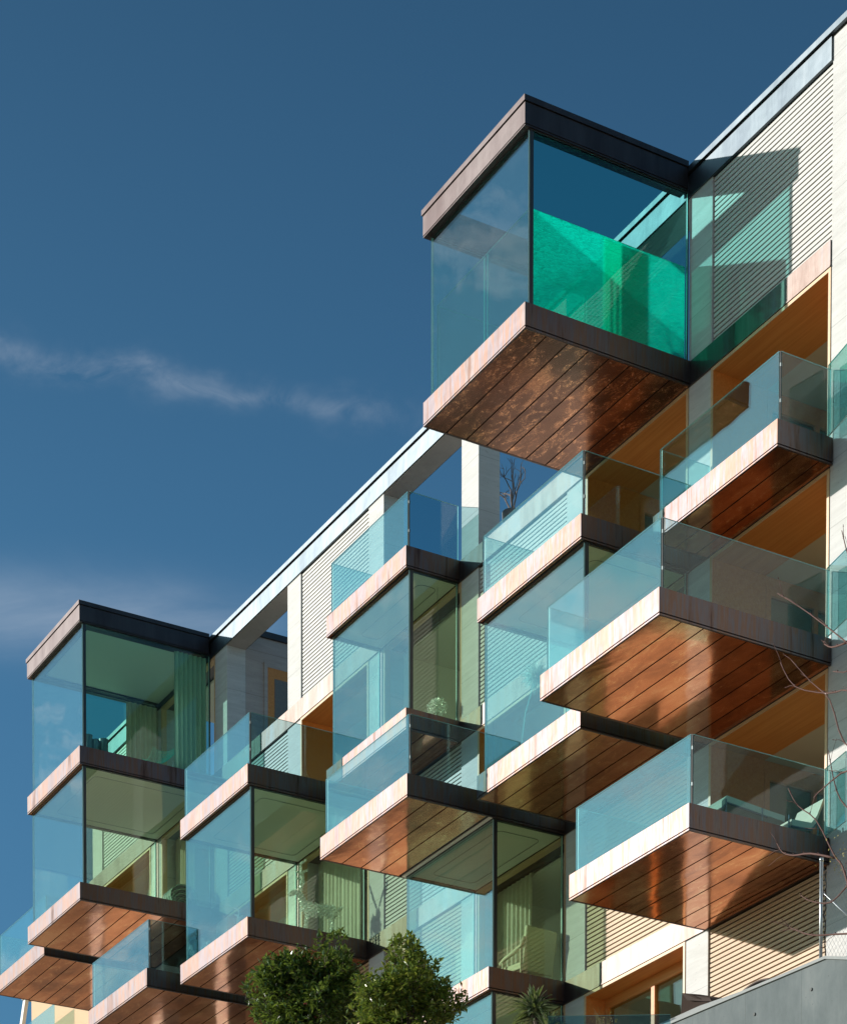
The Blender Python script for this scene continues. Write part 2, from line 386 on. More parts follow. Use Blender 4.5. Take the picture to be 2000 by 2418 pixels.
# ---- slabs with fascia, boarded soffit
def slab(i, k, d, name='balcony', inner=0.0, soff=None, label=None):
    """inner: the soffit nearer the wall than this is a painted ceiling (a glass bay stands below)"""
    x0, x1 = X0[i], X1[i]; zt, zb = ZT(k), ZB(k); y0 = -d
    m = MB()
    m.box(x0, x1, y0, -.024, zb+.040, zt)
    m.box(x0+.022, x1-.022, y0+.022, -.024, zb+.022, zb+.040, 1)
    l = .035
    m.box(x0, x1, y0, y0+l, zb, zb+.022); m.box(x0, x0+l, y0+l, -.024, zb, zb+.022); m.box(x1-l, x1, y0+l, -.024, zb, zb+.022)
    o = m.build(name, [FASCIA, DARK], BL)
    if label: o['label'] = label
    s = MB(); pitch = .388; y = y0+l+.004
    while y < -inner-.03:
        ye = min(y+pitch-.024, -inner-.03 if inner else -.028)
        if ye-y > .02: s.box(x0+l+.003, x1-l-.003, y, ye, zb+.004, zb+.021)
        y += pitch
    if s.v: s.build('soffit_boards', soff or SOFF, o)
    if inner:
        c = MB(); c.box(x0+l+.003, x1-l-.003, max(-inner+.02, y0+l+.004), -.028, zb+.002, zb+.0215)
        co = c.build('ceiling', CEIL, o)
        a0, a1, b0, b1 = x0+.42, x1-.42, -inner+.42, -.25; pts = []
        for cx, cy, s0 in ((a1-.12, b1-.12, 0), (a0+.12, b1-.12, 90), (a0+.12, b0+.12, 180), (a1-.12, b0+.12, 270)):
            for q in range(0, 91, 18): pts.append((cx+.12*math.cos(R(s0+q)), cy+.12*math.sin(R(s0+q)), zb-.006))
        tr = MB(); tr.tube(pts+[pts[0]], .004, 5); tr.build('curtain_track', FRAMEB, o)
    return o

def pane(parent, a, b, z0, z1, mat, th=.011, name='glass_panel'):
    """a, b: plan end points of the pane's middle line; edges are polished greenish glass"""
    a = Vector((a[0], a[1], 0)); b = Vector((b[0], b[1], 0)); u = (b-a).normalized(); n = Vector((-u.y, u.x, 0))*th
    m = MB(); A0 = a-n; A1 = a+n; B0 = b-n; B1 = b+n
    def P(v, z): return (v.x, v.y, z)
    m.quad(P(A0,z0), P(B0,z0), P(B0,z1), P(A0,z1), 0); m.quad(P(B1,z0), P(A1,z0), P(A1,z1), P(B1,z1), 0)
    m.quad(P(A0,z1), P(B0,z1), P(B1,z1), P(A1,z1), 1); m.quad(P(A1,z0), P(B1,z0), P(B0,z0), P(A0,z0), 1)
    m.quad(P(B0,z0), P(B1,z0), P(B1,z1), P(B0,z1), 1); m.quad(P(A1,z0), P(A0,z0), P(A0,z1), P(A1,z1), 1)
    return m.build(name, [mat, GEDGE], parent)

def rails(o, i, k, d, h=1.0, left=True):
    x0, x1 = X0[i]+.085, X1[i]-.05; y = -(d-.075); z0, z1 = ZT(k)-.03, ZT(k)+h
    pane(o, (x0, y), (x1-.012, y), z0, z1, GRAIL)
    pane(o, (x1, y+.028), (x1, -.035), z0, z1, GRAILS)
    if left: pane(o, (x0-.0, y+.03), (x0-.0, -.035), z0, z1, GRAIL)
    s = MB(); s.box(x1-.012, x1+.006, y+.004, y+.026, z0, z1-.004)
    s.build('corner_seal', FRAME, o)
    cl = MB()
    for zz in (z0+.30, z1-.22): cl.box(x1-.014, x1+.014, y+.002, y+.034, zz, zz+.05)
    cl.build('clamp', FRAMEB, o)

def bay(i, k, d, z1=None, side=None, front=None, name='glass_bay'):
    x0, x1 = X0[i]+.10, X1[i]-.055; y = -(d-.10); z0 = ZT(k)-.02; z1 = z1 or ZB(k+1)+.03
    f = MB()
    f.box(x0-.02, x1+.02, y-.018, y+.05, z1-.045, z1, 0); f.box(x1-.05, x1+.02, y+.05, -.03, z1-.045, z1, 0); f.box(x0-.02, x0+.05, y+.05, -.03, z1-.045, z1, 0)
    f.box(x1-.004, x1+.014, y+.012, y+.075, z0, z1-.045, 0)          # corner mullion
    f.box(x1-.03, x1+.012, -.055, -.03, z0, z1-.045, 0); f.box(x0-.012, x0+.03, -.055, -.03, z0, z1-.045, 0)
    o = f.build(name, FRAME, BL)
    pane(o, (x0, y), (x1-.004, y), z0, z1-.045, front or GBAY, name='pane')
    pane(o, (x1, y+.075), (x1, -.056), z0, z1-.045, side or GSIDE, name='pane')
    pane(o, (x0, y+.03), (x0, -.056), z0, z1-.045, front and side or GRAIL, name='pane')
    p = MB(); p.box(x1-.018, x1-.005, y+.012, y+.026, z0, z1-.045); p.box(x0-.01, x0+.008, y+.012, y+.028, z0, z1-.045)
    p.build('mullion_edge', GEDGE, o)
    return o

# balconies: bay, storey, projection
b = slab(0, 2, 1.05); rails(b, 0, 2, 1.05)
b = slab(0, 1, 3.13); rails(b, 0, 1, 3.13)
b = slab(0, 0, 2.59); rails(b, 0, 0, 2.59)
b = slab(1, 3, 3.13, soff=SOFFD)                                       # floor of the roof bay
bay(1, 3, 3.13, z1=26.09, side=GSKY, front=GCLR)
b = slab(1, 2, 2.09, inner=2.0); rails(b, 1, 2, 2.09)
bay(1, 1, 2.09); slab(1, 1, 2.09)
b = slab(3, 3, 1.16, inner=1.07); rails(b, 3, 3, 1.16)
bay(3, 2, 1.16); slab(3, 2, 1.16)
b = slab(2, 1, 3.17, inner=1.55); rails(b, 2, 1, 3.17)
bay(2, 0, 1.55); slab(2, 0, 1.57, inner=1.45)
bay(2, -1, 1.57); slab(2, -1, 1.57)
b = slab(4, 2, 2.63, inner=2.54); rails(b, 4, 2, 2.63)
bay(4, 1, 2.64); slab(4, 1, 2.64)
b = slab(5, 1, 3.18); rails(b, 5, 1, 3.18)
bay(6, 3, 3.16, z1=26.09, side=GJ, front=GCLR2); slab(6, 3, 3.16, inner=3.06)
bay(6, 2, 3.17, front=GCLR2); slab(6, 2, 3.17)
b = slab(7, 2, 2.60); rails(b, 7, 2, 2.60)

# emerald wind screen inside the roof bay
def inner_screen():
    i, k, d = 1, 3, 3.13; x0, x1 = X0[i]+.17, X1[i]-.13; y = -(d-.17); z0, z1 = ZT(k)-.005, 24.95
    fr = MB(); fr.box(x0, x1, y+.01, y+.04, z0, z0+.03); o = fr.build('wind_screen', FRAME, BL); o['label'] = 'emerald green inner glass screen'
    pane(o, (x0, y), (x1-.02, y), z0, z1, GSMOKE, name='pane')['label'] = 'smoky teal inner pane'
    pane(o, (x1, y+.02), (x1, -.05), z0, z1, GGLOW, name='pane')
    pane(o, (x0, y+.03), (x0, -.05), z0, z1, GEM, name='pane')
    q = MB(); q.box(x1-.020, x1-.0145, -1.60, -1.25, z0+.01, z1-.02); q.build('painted_light_strip', LIGHTSTRIP, o)  # added strip, paints a bright sunlit band into the screen
    q = MB(); q.box(x1-.020, x1-.0145, -1.245, -.75, z0+.01, z1-.02); q.build('painted_shade_strip', GSHADE, o)  # added strip, paints the shaded band next to the bright one
    p = MB(); p.box(x0+1.42, x0+1.46, y+.014, y+.03, z0, z1); p.box(x0+1.52, x0+1.55, y+.014, y+.03, z0, z1); p.build('stile', GEDGE, o)
inner_screen()
w = MB(); w.box(-36.62, -36.02, .66, 1.15, 23.38, 24.93); w.build('terrace_pier', TRAV, BL)

# roof frames of the two top bays
def roof(i, d, solid):
    x0, x1, y0 = X0[i]-.0, X1[i]+.0, -d; zb, zt = 26.06, 26.50
    m = MB(); t = .22 if not solid else .30
    def ring(a, z0, z1, mi=0, x0=x0, x1=x1, y0=y0):
        m.box(x0+a, x1-a, y0+a, y0+t, z0, z1, mi); m.box(x0+a, x0+t, y0+t, -.08, z0, z1, mi); m.box(x1-t, x1-a, y0+t, -.08, z0, z1, mi)
    ring(0, zb+.03, zt-.10); ring(.012, zt-.10, zt-.085, 1); ring(-.02, zt-.085, zt)
    ring(.015, zb+.015, zb+.03, 1); ring(.004, zb, zb+.015)
    if solid: m.box(x0+t, x1-t, y0+t, -.08, zt-.22, zt-.12)
    o = m.build('bay_roof', [ROOFCU, DARK], BL)
    if solid:
        c = MB(); c.box(x0+t, x1-t, y0+t, -.04, zb+.03, zb+.05); c.build('ceiling', CEIL, o)
roof(1, 3.14, False); roof(6, 3.15, True)

# penthouse beside the top left bay, its door and dark eaves
m = MB(); m.box(-50.40, -50.16, .45, 5.2, 23.38, 26.34); ph = m.build('penthouse_wall', TRAVG, BL)
m = MB(); m.box(-50.5, -50.10, .47, 5.3, 26.34, 26.47); m.build('eaves', ROOFCU, ph)
m = MB(); m.box(-50.158, -50.12, .90, .98, 23.38, 25.82); m.box(-50.158, -50.12, 1.85, 1.93, 23.38, 25.82); m.box(-50.158, -50.12, .98, 1.85, 25.72, 25.82)
dr = m.build('door', TRAVG, BL)
m = MB(); m.box(-50.158, -50.13, .98, 1.85, 23.38, 25.72); m.build('door_leaf', LARCH, dr)
m = MB(); m.box(-50.128, -50.12, 1.15, 1.75, 23.7, 25.5); m.build('door_pane', GWIN, dr)

# short return panes at the stone wall on the right
for k, h in ((2, 1.0), (1, .98), (0, .98)):
    a = (-29.435, -.13); o = pane(BL, a, (a[0]+.62, a[1]-.12+.0), ZT(k)-.02, ZT(k)+h, GRAIL, name='return_panel')

# ------------------------------------------------------------------ curtains and furniture
def curtain(a, b, z0, z1, folds, label, group=None):
    a = Vector((*a, 0)); b = Vector((*b, 0)); u = (b-a); L = u.length; u.normalize(); n = Vector((-u.y, u.x, 0))
    m = MB(); N = folds*8; K = 8; th = .006; idx = {}
    rnd = [random.uniform(.6, 1.3) for _ in range(folds+1)]
    for side in (0, 1):
        for j in range(K+1):
            for q in range(N+1):
                t = q/N; amp = .035*rnd[int(t*folds)]*(.75+.35*(1-j/K))
                off = math.sin(t*folds*2*math.pi+.25*math.sin(j*.5))*amp + (th if side else -th)
                p = a+u*(L*t)+n*off; idx[side, j, q] = len(m.v); m.v.append((p.x, p.y, z0+(z1-z0)*j/K))
    for side in (0, 1):
        for j in range(K):
            for q in range(N):
                f = (idx[side,j,q], idx[side,j,q+1], idx[side,j+1,q+1], idx[side,j+1,q])
                m.f.append(f if side == 0 else f[::-1]); m.m.append(0)
    for q in range(N):
        m.f.append((idx[0,0,q], idx[1,0,q], idx[1,0,q+1], idx[0,0,q+1])); m.m.append(0)
    o = m.build('curtain', CURT, None, smooth=True); return tag(o, label, 'curtain', group)
G = 'curtains hanging inside the glass bays'
curtain((X1[6]-.16, -.85), (X1[6]-.16, -.08), ZT(3), 26.03, 7, 'green-tinted curtain at the right pane of the top left glass bay', G)
curtain((X0[6]+.17, -.80), (X0[6]+.17, .10), ZT(3), 26.03, 7, 'pale curtain beside the far pane of the top left glass bay', G)
curtain((-54.0+.35, .35), (-52.6, .35), ZT(2), ZB(3)-.02, 9, 'curtain in the lower left glass bay behind the rolled mats', G)
curtain((-46.55, .38), (-44.75, .38), ZT(1), ZB(2)-.02, 11, 'wide pale curtain behind the glittering reindeer', G)
curtain((-39.50, .38), (-38.30, .38), ZT(0), ZB(1)-.02, 8, 'greenish curtain behind the armchair in the glass bay', G)

def armchair():
    c = (-37.42, -.27, ZT(0)); t = thing('armchair', c, 'cream armchair seen from behind in the glass bay above the shrubs', 'armchair')
    F = Vector((-1, -.06, 0)).normalized(); U = Vector((-F.y, F.x, 0)); Z = Vector((0, 0, 1)); c = Vector(c)
    def W(f, u, z): return c+F*f+U*u+Z*z
    # seat
    m = MB(); m.prism([W(-.30,-.30,.30), W(.34,-.30,.36), W(.34,-.30,.47), W(-.30,-.30,.42)], U*.60); m.build('seat', CREAM, t, bevel=.02)
    # back, leaning
    m = MB(); m.prism([W(-.30,-.33,.25), W(-.22,-.33,.28), W(-.36,-.33,.98), W(-.41,-.33,1.0), W(-.45,-.33,.97)], U*.66); m.build('backrest', CREAM, t, bevel=.025)
    for s in (-1, 1):
        pts = [W(-.38, .34*s, .80), W(-.30, .35*s, .66), W(-.1, .36*s, .61), W(.18, .36*s, .57), W(.34, .35*s, .52)]
        m = MB(); m.tube(pts, [.03,.035,.038,.036,.03], 8); m.build('armrest', CREAM, t, True)
        for f, zt in ((.28, .54), (-.26, .62)):
            m = MB(); m.tube([W(f, .33*s, .0), W(f-.02, .35*s, zt)], [.015,.022], 8); m.build('leg', CREAM, t, True)
armchair()

def lounger(x, y, z, L, prof, label, mat=CREAM, flip=False):
    t = thing('sun_lounger', (x, y, z), label, 'sun lounger', 'loungers on the lowest right balcony')
    sg = -1 if flip else 1; wd = .62
    m = MB(); up = [(x-wd/2, y+sg*a*L, z+b+.05) for a, b in prof]; dn = [(x-wd/2, y+sg*a*L, z+b-.03) for a, b in prof][::-1]
    for q in range(len(prof)-1):
        a, b = prof[q], prof[q+1]
        m.prism([(x-wd/2, y+sg*a[0]*L, z+a[1]+.055), (x-wd/2, y+sg*b[0]*L, z+b[1]+.055), (x-wd/2, y+sg*b[0]*L, z+b[1]-.03), (x-wd/2, y+sg*a[0]*L, z+a[1]-.03)], (wd, 0, 0))
    m.build('cushion', mat, t)
    for s in (-1, 1):
        m = MB(); m.tube([(x+s*wd/2, y+sg*a*L, z+b-.05) for a, b in prof[:4]], .016, 6); m.build('frame', FRAMEB, t)
        for yy in (-.85, .25):
            m = MB(); m.tube([(x+s*wd/2, y+sg*yy*L, z), (x+s*wd/2, y+sg*yy*L, z+.3)], .014, 6); m.build('leg', FRAMEB, t)
lounger(-30.0, -1.25, ZT(0), .60, [(-.98,.20),(-.82,.30),(-.2,.27),(.4,.24),(.95,.22)], 'flat cream lounger at the front edge of the lowest right balcony')
lounger(-30.0, -.18, ZT(0), .50, [(-.75,.20),(-.3,.21),(.0,.22),(.2,.34),(.45,.62)], 'cream lounger with raised backrest against the wall on the lowest right balcony')

CRYS = NT('glittering_wire'); CRYS.bsdf((.92,.97,.94), .25, .15, .9); CRYS = CRYS.mat
def beads(m, shapes, n, s):
    """scatter small facets over capsules [(a, b, ra, rb)]"""
    tot = [((Vector(b)-Vector(a)).length+ra+rb)*(ra+rb) for a, b, ra, rb in shapes]; T = sum(tot)
    for (a, b, ra, rb), w_ in zip(shapes, tot):
        a = Vector(a); b = Vector(b)
        for _ in range(max(6, int(n*w_/T))):
            t = random.random(); p = a.lerp(b, t); r = ra+(rb-ra)*t
            d = Vector((random.gauss(0,1), random.gauss(0,1), random.gauss(0,1))).normalized()
            c = p+d*r*random.uniform(.75, 1.0); e = [Vector((random.gauss(0,1), random.gauss(0,1), random.gauss(0,1))).normalized()*s*random.uniform(.5,1.2) for _ in range(3)]
            q = len(m.v); m.v += [tuple(c), tuple(c+e[0]), tuple(c+e[1]), tuple(c+e[2])]
            for f in ((q,q+1,q+2),(q,q+2,q+3),(q,q+3,q+1),(q+1,q+3,q+2)): m.f.append(f); m.m.append(0)

def reindeer(x, y, z, ang, s, label, lying=False):
    t = thing('reindeer_figure', (x, y, z), label, 'ornament', 'glittering reindeer figures')
    u = Vector((math.cos(ang), math.sin(ang), 0)); v = Vector((-u.y, u.x, 0)); c = Vector((x, y, z)); h0 = .12 if lying else .42
    def W(a, b, h): return c+(u*a+v*b+Vector((0,0,h)))*s
    sh = [(W(-.28,0,h0+.04), W(.24,0,h0+.10), .11*s, .13*s), (W(.24,0,h0+.12), W(.36,0,h0+.38), .085*s, .055*s),
          (W(.34,0,h0+.42), W(.52,0,h0+.36), .062*s, .035*s), (W(-.34,0,h0+.06), W(-.40,0,h0+.13), .03*s, .02*s)]
    if not lying:
        for a in (-.24, .22):
            for b in (-.08, .08): sh.append((W(a, b, h0), W(a+.03, b, 0), .04*s, .018*s))
    m = MB(); beads(m, sh, 3400, .024*s); m.build('body', CRYS, t)
    for sd in (-1, 1):
        p = [W(.33, .04*sd, h0+.47), W(.28, .12*sd, h0+.62), W(.33, .20*sd, h0+.80)]
        sh = [(p[0], p[1], .018*s, .016*s), (p[1], p[2], .016*s, .014*s), (p[1], W(.40, .16*sd, h0+.70), .014*s, .012*s), (p[2], W(.22,.22*sd,h0+.86), .013*s, .012*s)]
        m = MB(); beads(m, sh, 420, .022*s); m.build('antler', CRYS, t)
reindeer(-44.15, -.87, ZT(1), -2.09, 1.12, 'standing glitter-wire reindeer with antlers behind the right pane of its bay')
reindeer(-45.9, -2.1, ZT(1), 1.1, .9, 'added lying glitter-wire reindeer in place of a reflection low in the bluish front pane', True)  # second figure added in place of a reflection in the front pane

# wire ball lamp hanging in the bay
t = thing('ball_lamp', (-40.55, -.28, 20.87), 'small glittering oval wire ball hanging beside the curtain frame of the centre bay', 'lamp')
m = MB(); beads(m, [((-40.62, -.30, 20.87), (-40.50, -.26, 20.87), .17, .17)], 1500, .02); m.build('wire_ball', CRYS, t)
m = MB(); m.tube([(-40.55, -.28, 21.03), (-40.55, -.28, ZB(3)+.01)], .003, 5); m.build('cord', FRAMEB, t)
# feather floor lamp
t = thing('floor_lamp', (-36.75, -1.55, ZT(1)), 'floor lamp with a fluffy white head on a thin bent stem', 'lamp')
b0 = Vector((-36.05, -1.0, 19.50))
stem = [(-36.25, -1.2, ZT(1)), (-36.22, -1.18, 18.3), (-36.17, -1.12, 18.9), (-36.08, -1.02, 19.35)]
stem = [(x+1.0, y-.45, z) if False else (x, y, z) for x, y, z in stem]
m = MB(); m.tube(stem, .010, 6); m.build('stem', GEDGE, t)
m = MB(); m.tube([(-36.25, -1.2, ZT(1)+.001), (-36.25, -1.2, ZT(1)+.02)], .13, 16); m.build('foot', FRAMEB, t)
m = MB()
for _ in range(420):
    d = Vector((random.gauss(0,1), random.gauss(0,1), random.gauss(0,1))).normalized(); e = d*random.uniform(.16, .30)
    m.tube([tuple(b0+d*.03), tuple(b0+e*.6+Vector((0,0,.01))), tuple(b0+e)], [.002,.004,.002], 3)
m.build('feather_head', CRYS, t)

# rolled striped mats in the lower left bay
t0 = NT('striped_mat'); wv = t0.n('ShaderNodeTexWave'); wv.inputs['Scale'].default_value = 9; t0.l(t0.pos((.3, 1, 1)), wv.inputs['Vector'])
t0.bsdf(t0.mix(wv.outputs['Fac'], (.02,.07,.06), (.18,.34,.28)), .6); MATM = t0.mat
def rolled(x, y, z, r, label):
    m = MB()
    for j in range(4):
        rr = r*(1-j*.17)
        pts = [(x-.02*j, y+rr*1.25*math.cos(a*.35-.6), z+rr+rr*math.sin(a*.35-.6)) for a in range(0, 15)]
        for q in range(14):
            a, b = pts[q], pts[q+1]; m.quad((a[0]-.35, a[1], a[2]), (b[0]-.35, b[1], b[2]), (b[0]+.12, b[1], b[2]), (a[0]+.12, a[1], a[2]))
    m.prism([(x-.35, y-1.0, z+.02), (x-.35, y-.1, z+.10), (x-.35, y-.1, z+.14), (x-.35, y-1.0, z+.06)], (.47, 0, 0))
    o = m.build('rolled_mat', MATM, None); tag(o, label, 'mat', 'rolled striped mats')
    md = o.modifiers.new('t', 'SOLIDIFY'); md.thickness = .02
rolled(-51.35, -.55, ZT(2), .27, 'large rolled dark green striped mat in the lower left bay')
rolled(-51.6, -1.75, ZT(2), .12, 'low flat dark green mat left of the large roll')

# candle jars in the top left bay
for q, (dx, dy, r, h) in enumerate(((0,0,.085,.34),(.02,.16,.075,.27),(.03,.34,.10,.31))):
    m = MB(); m.tube([(-51.15+dx, -2.85+dy, ZT(3)+.001), (-51.15+dx, -2.85+dy, ZT(3)+h)], r, 20)
    m.tube([(-51.15+dx, -2.85+dy, ZT(3)+h), (-51.15+dx, -2.85+dy, ZT(3)+h+.02)], r+.006, 20)
    o = m.build('candle_jar', FRAMEB, None, False)
    tag(o, ('tall narrow dark jar nearest the corner post of the top left bay', 'shortest dark jar in the middle of the top left bay sill', 'widest dark jar on the right of the sill in the top left bay')[q], 'jar', 'dark jars on the bay floor')
# net chair in the top left bay
t = thing('wire_chair', (-51.7, -.9, ZT(3)), 'green wire mesh chair in front of the curtain in the top left bay', 'chair')
m = MB(); cx, cy, cz = -51.7, -.9, ZT(3)
def CP(a, b): return (cx+(a-.5)*.62, cy+(b-.5)*.62, cz+.36+.30*((a-.5)**2+(b-.3)**2)*1.8)
for q in range(15):
    m.tube([CP(q/14, j/8) for j in range(9)], .005, 4); m.tube([CP(j/8, q/14) for j in range(9)], .005, 4)
m.build('mesh_seat', mat_plain('green_wire', (.10,.50,.42), .4), t)
for sx, sy in ((-.2,-.2),(.2,-.2),(-.2,.2),(.2,.2)):
    m = MB(); m.tube([(cx+sx*1.2, cy+sy*1.2, cz), (cx+sx, cy+sy, cz+.38)], .009, 6); m.build('leg', FRAMEB, t)

# planter with a bare shrub on the roof terrace
POT = mat_plain('grey_pot', (.30,.29,.28), .7)
def twig_tree(m, p, d, L, r, depth, spread=.5, shrink=.72, up=.1):
    p = Vector(p); d = Vector(d).normalized(); pts = [p]; n = 4
    for q in range(n):
        d = (d+Vector((random.uniform(-1,1), random.uniform(-1,1), random.uniform(-1,1)+up))*.16).normalized(); pts.append(pts[-1]+d*L/n)
    m.tube(pts, [r*(1-.35*q/n) for q in range(n+1)], 5 if r > .006 else 4)
    if depth <= 0: return
    for q in range(random.choice((2, 2, 3))):
        dd = (d+Vector((random.gauss(0,1), random.gauss(0,1), random.gauss(0,.7)+up))*spread).normalized()
        twig_tree(m, pts[random.choice((2, 3, 4)) if q else n], dd, L*shrink*random.uniform(.8,1.1), r*.62, depth-1, spread, shrink, up)
t = thing('potted_shrub', (-40.0, .9, 23.38), 'grey planter with a bare branching shrub on the roof terrace', 'potted plant')
m = MB(); ring = [(.13,0),(.15,.35),(.17,.70),(.18,1.0)]
for q in range(3):
    r0, h0 = ring[q]; r1, h1 = ring[q+1]; m.tube([(-39.85, .9, 23.39+h0), (-39.85, .9, 23.39+h1)], [r0, r1], 24)
m.build('pot', POT, t, True)
m = MB(); random.seed(5)
for q in range(4): twig_tree(m, (-39.83, .9, 24.36), (random.uniform(-.9,.4), random.uniform(-.3,.3), 1), .42, .020, 3, .55, .72)
m.build('branches', mat_plain('grey_bark', (.20,.17,.16), .9), t)
# dry plant in the emerald bay
t = thing('dry_plant', (-33.55, -.45, ZT(3)), 'wispy dry plant behind the emerald glass of the roof bay', 'plant')
m = MB(); random.seed(9)
for q in range(16): twig_tree(m, (-33.6+random.uniform(-.1,.1), -.5+random.uniform(-.25,.25), ZT(3)+.25), (random.uniform(-.8,.5), random.uniform(-.8,.8), .9), .34, .006, 2, .5)
m.build('stems', mat_plain('straw_stem', (.55,.55,.45), .7), t)
m = MB(); m.tube([(-33.6,-.5,ZT(3)+.001), (-33.6,-.5,ZT(3)+.26)], [.16,.20], 16); m.build('pot', POT, t)

# ------------------------------------------------------------------ garden in front
def shrub(name, c, rx, ry, rz, n, ground, mats, label, flowers=0, seed=1):  # crown of many leaf sprays over limbs
    random.seed(seed); t = thing(name, (c[0], c[1], ground), label, 'shrub', 'leafy shrubs in front of the building')
    c = Vector(c); lobes = []
    for _ in range(30):
        d = Vector((random.gauss(0,1), random.gauss(0,1), random.gauss(0,1))).normalized(); f = random.uniform(.50, .90)
        lobes.append((c+Vector((d.x*rx*f, d.y*ry*f, d.z*rz*f)), random.uniform(.20, .36)))
    lobes += [(c+Vector((0,0,-.1)), .64*min(rx, rz))]*3
    m = MB(); fl = MB(); cl = []
    for _ in range(n//9):
        ctr, r = random.choice(lobes); d = Vector((random.gauss(0,1), random.gauss(0,1), random.gauss(0,1))).normalized()
        r *= random.uniform(.55, 1.12); p = ctr+d*r; cl.append((p, (p-c).normalized()))
    for p, nd in cl:
        ax = (nd+Vector((random.gauss(0,.5), random.gauss(0,.5), random.gauss(0,.5)+.25))).normalized()
        m.tube([p-ax*.12, p+ax*.05], .004, 3, 1)
        for q in range(9):
            b = p+ax*random.uniform(-.10, .07)+Vector((random.gauss(0,.018), random.gauss(0,.018), random.gauss(0,.018)))
            u = (ax*.55+Vector((random.gauss(0,.8), random.gauss(0,.8), random.gauss(0,.55)))).normalized()
            L = random.uniform(.078, .125); W = L*random.uniform(.44, .56)
            s = u.cross(Vector((random.gauss(0,.35), random.gauss(0,.35), 1))).normalized(); h = u.cross(s)*(-.22*W)
            q0 = len(m.v); m.v += [tuple(b), tuple(b+u*L*.45+s*W*.5+h), tuple(b+u*L), tuple(b+u*L*.45-s*W*.5+h), tuple(b+u*L*.5-h*.2)]
            for f in ((q0,q0+1,q0+4),(q0+1,q0+2,q0+4),(q0+2,q0+3,q0+4),(q0+3,q0,q0+4)): m.f.append(f); m.m.append(0)
        if flowers and random.random() < flowers:
            for a in range(6):
                a = a*1.05; u = (nd+Vector((math.cos(a), math.sin(a), .3))*.8).normalized(); s = u.cross(nd).normalized()
                fl.quad(tuple(p+nd*.03), tuple(p+nd*.03+u*.025+s*.014), tuple(p+nd*.03+u*.042), tuple(p+nd*.03+u*.025-s*.014))
    m.build('crown', mats, t)
    if fl.v: fl.build('blossoms', mat_plain('pink_petals', (.70,.20,.22), .6), t)
    tr = MB(); base = Vector((c.x, c.y, ground)); fork = Vector((c.x+.04, c.y, c.z-rz*.75))
    tr.tube([base, base.lerp(fork, .5)+Vector((.04,.02,0)), fork], [.07,.055,.045], 8)
    for ctr, r in lobes[:16]:
        mid = fork.lerp(ctr, .5)+Vector((random.gauss(0,.06), random.gauss(0,.06), .05)); tr.tube([fork, mid, ctr], [.028,.018,.007], 5)
    tr.build('trunk', BARK, t)
LEAFA = mat_leaf('camellia_leaf', (.022,.058,.015), (.06,.125,.028), (.20,.28,.05))
LEAFB = mat_leaf('privet_leaf', (.055,.11,.02), (.13,.20,.035), (.28,.31,.055))
shrub('camellia_shrub', (-36.72, -5, 13.62), 1.16, .98, 1.04, 15000, 10.9, [LEAFA, BARK], 'dense dark green shrub with a few pink blossoms below the copper soffit', .012, 5)
shrub('evergreen_shrub', (-33.45, -5, 12.52), 1.02, .9, .92, 10000, 10.2, [LEAFB, BARK], 'lighter yellow-green shrub with glossy leaves right of the dark one', .002, 8)

t = thing('yucca', (-29.62, -5, 9.8), 'spiky yucca with long pointed leaves right of the two shrubs', 'plant')
random.seed(4); YL = mat_leaf('yucca_blade', (.05,.085,.045), (.10,.15,.08), (.26,.27,.17))
m = MB(); top = Vector((-29.80, -5, 11.50))
def blade(m, b, d, L, W, droop):
    d = d.normalized(); s = d.cross(Vector((0,0,1)));
    s = s.normalized() if s.length > .01 else Vector((1,0,0)); pts = []
    for q in range(6):
        t_ = q/5; p = b+d*L*t_+Vector((0,0,-droop*t_*t_*L)); wq = W*(1-t_)**.6*(.6+.8*min(t_*3,1)); pts.append((p, s*wq, s.cross(d)*wq*.35))
    for q in range(5):
        (p, w_, h), (p2, w2, h2) = pts[q], pts[q+1]
        m.quad(tuple(p-w_+h), tuple(p), tuple(p2), tuple(p2-w2+h2)); m.quad(tuple(p), tuple(p+w_+h), tuple(p2+w2+h2), tuple(p2))
for q in range(150):
    a = random.uniform(0, 2*math.pi); e = random.uniform(-.35, 1.45)
    blade(m, top+Vector((0,0,random.uniform(-.10,.08))), Vector((math.cos(a)*math.cos(e), math.sin(a)*math.cos(e), math.sin(e))), random.uniform(.30,.47), .030, .28)
m.build('leaf_rosette', YL, t)
m = MB(); low = Vector((-29.52, -4.95, 11.12))
for q in range(90):
    a = random.uniform(0, 2*math.pi); e = random.uniform(-.2, 1.2)
    blade(m, low+Vector((0,0,random.uniform(-.25,.12))), Vector((math.cos(a)*math.cos(e), math.sin(a)*math.cos(e), math.sin(e))), random.uniform(.28,.42), .028, .25)
m.build('lower_leaves', YL, t)
m = MB(); m.tube([(-29.45,-5,9.6), (-29.52,-4.97,10.8), (-29.80,-5,11.45)], [.06,.05,.045], 8); m.build('trunk', BARK, t)

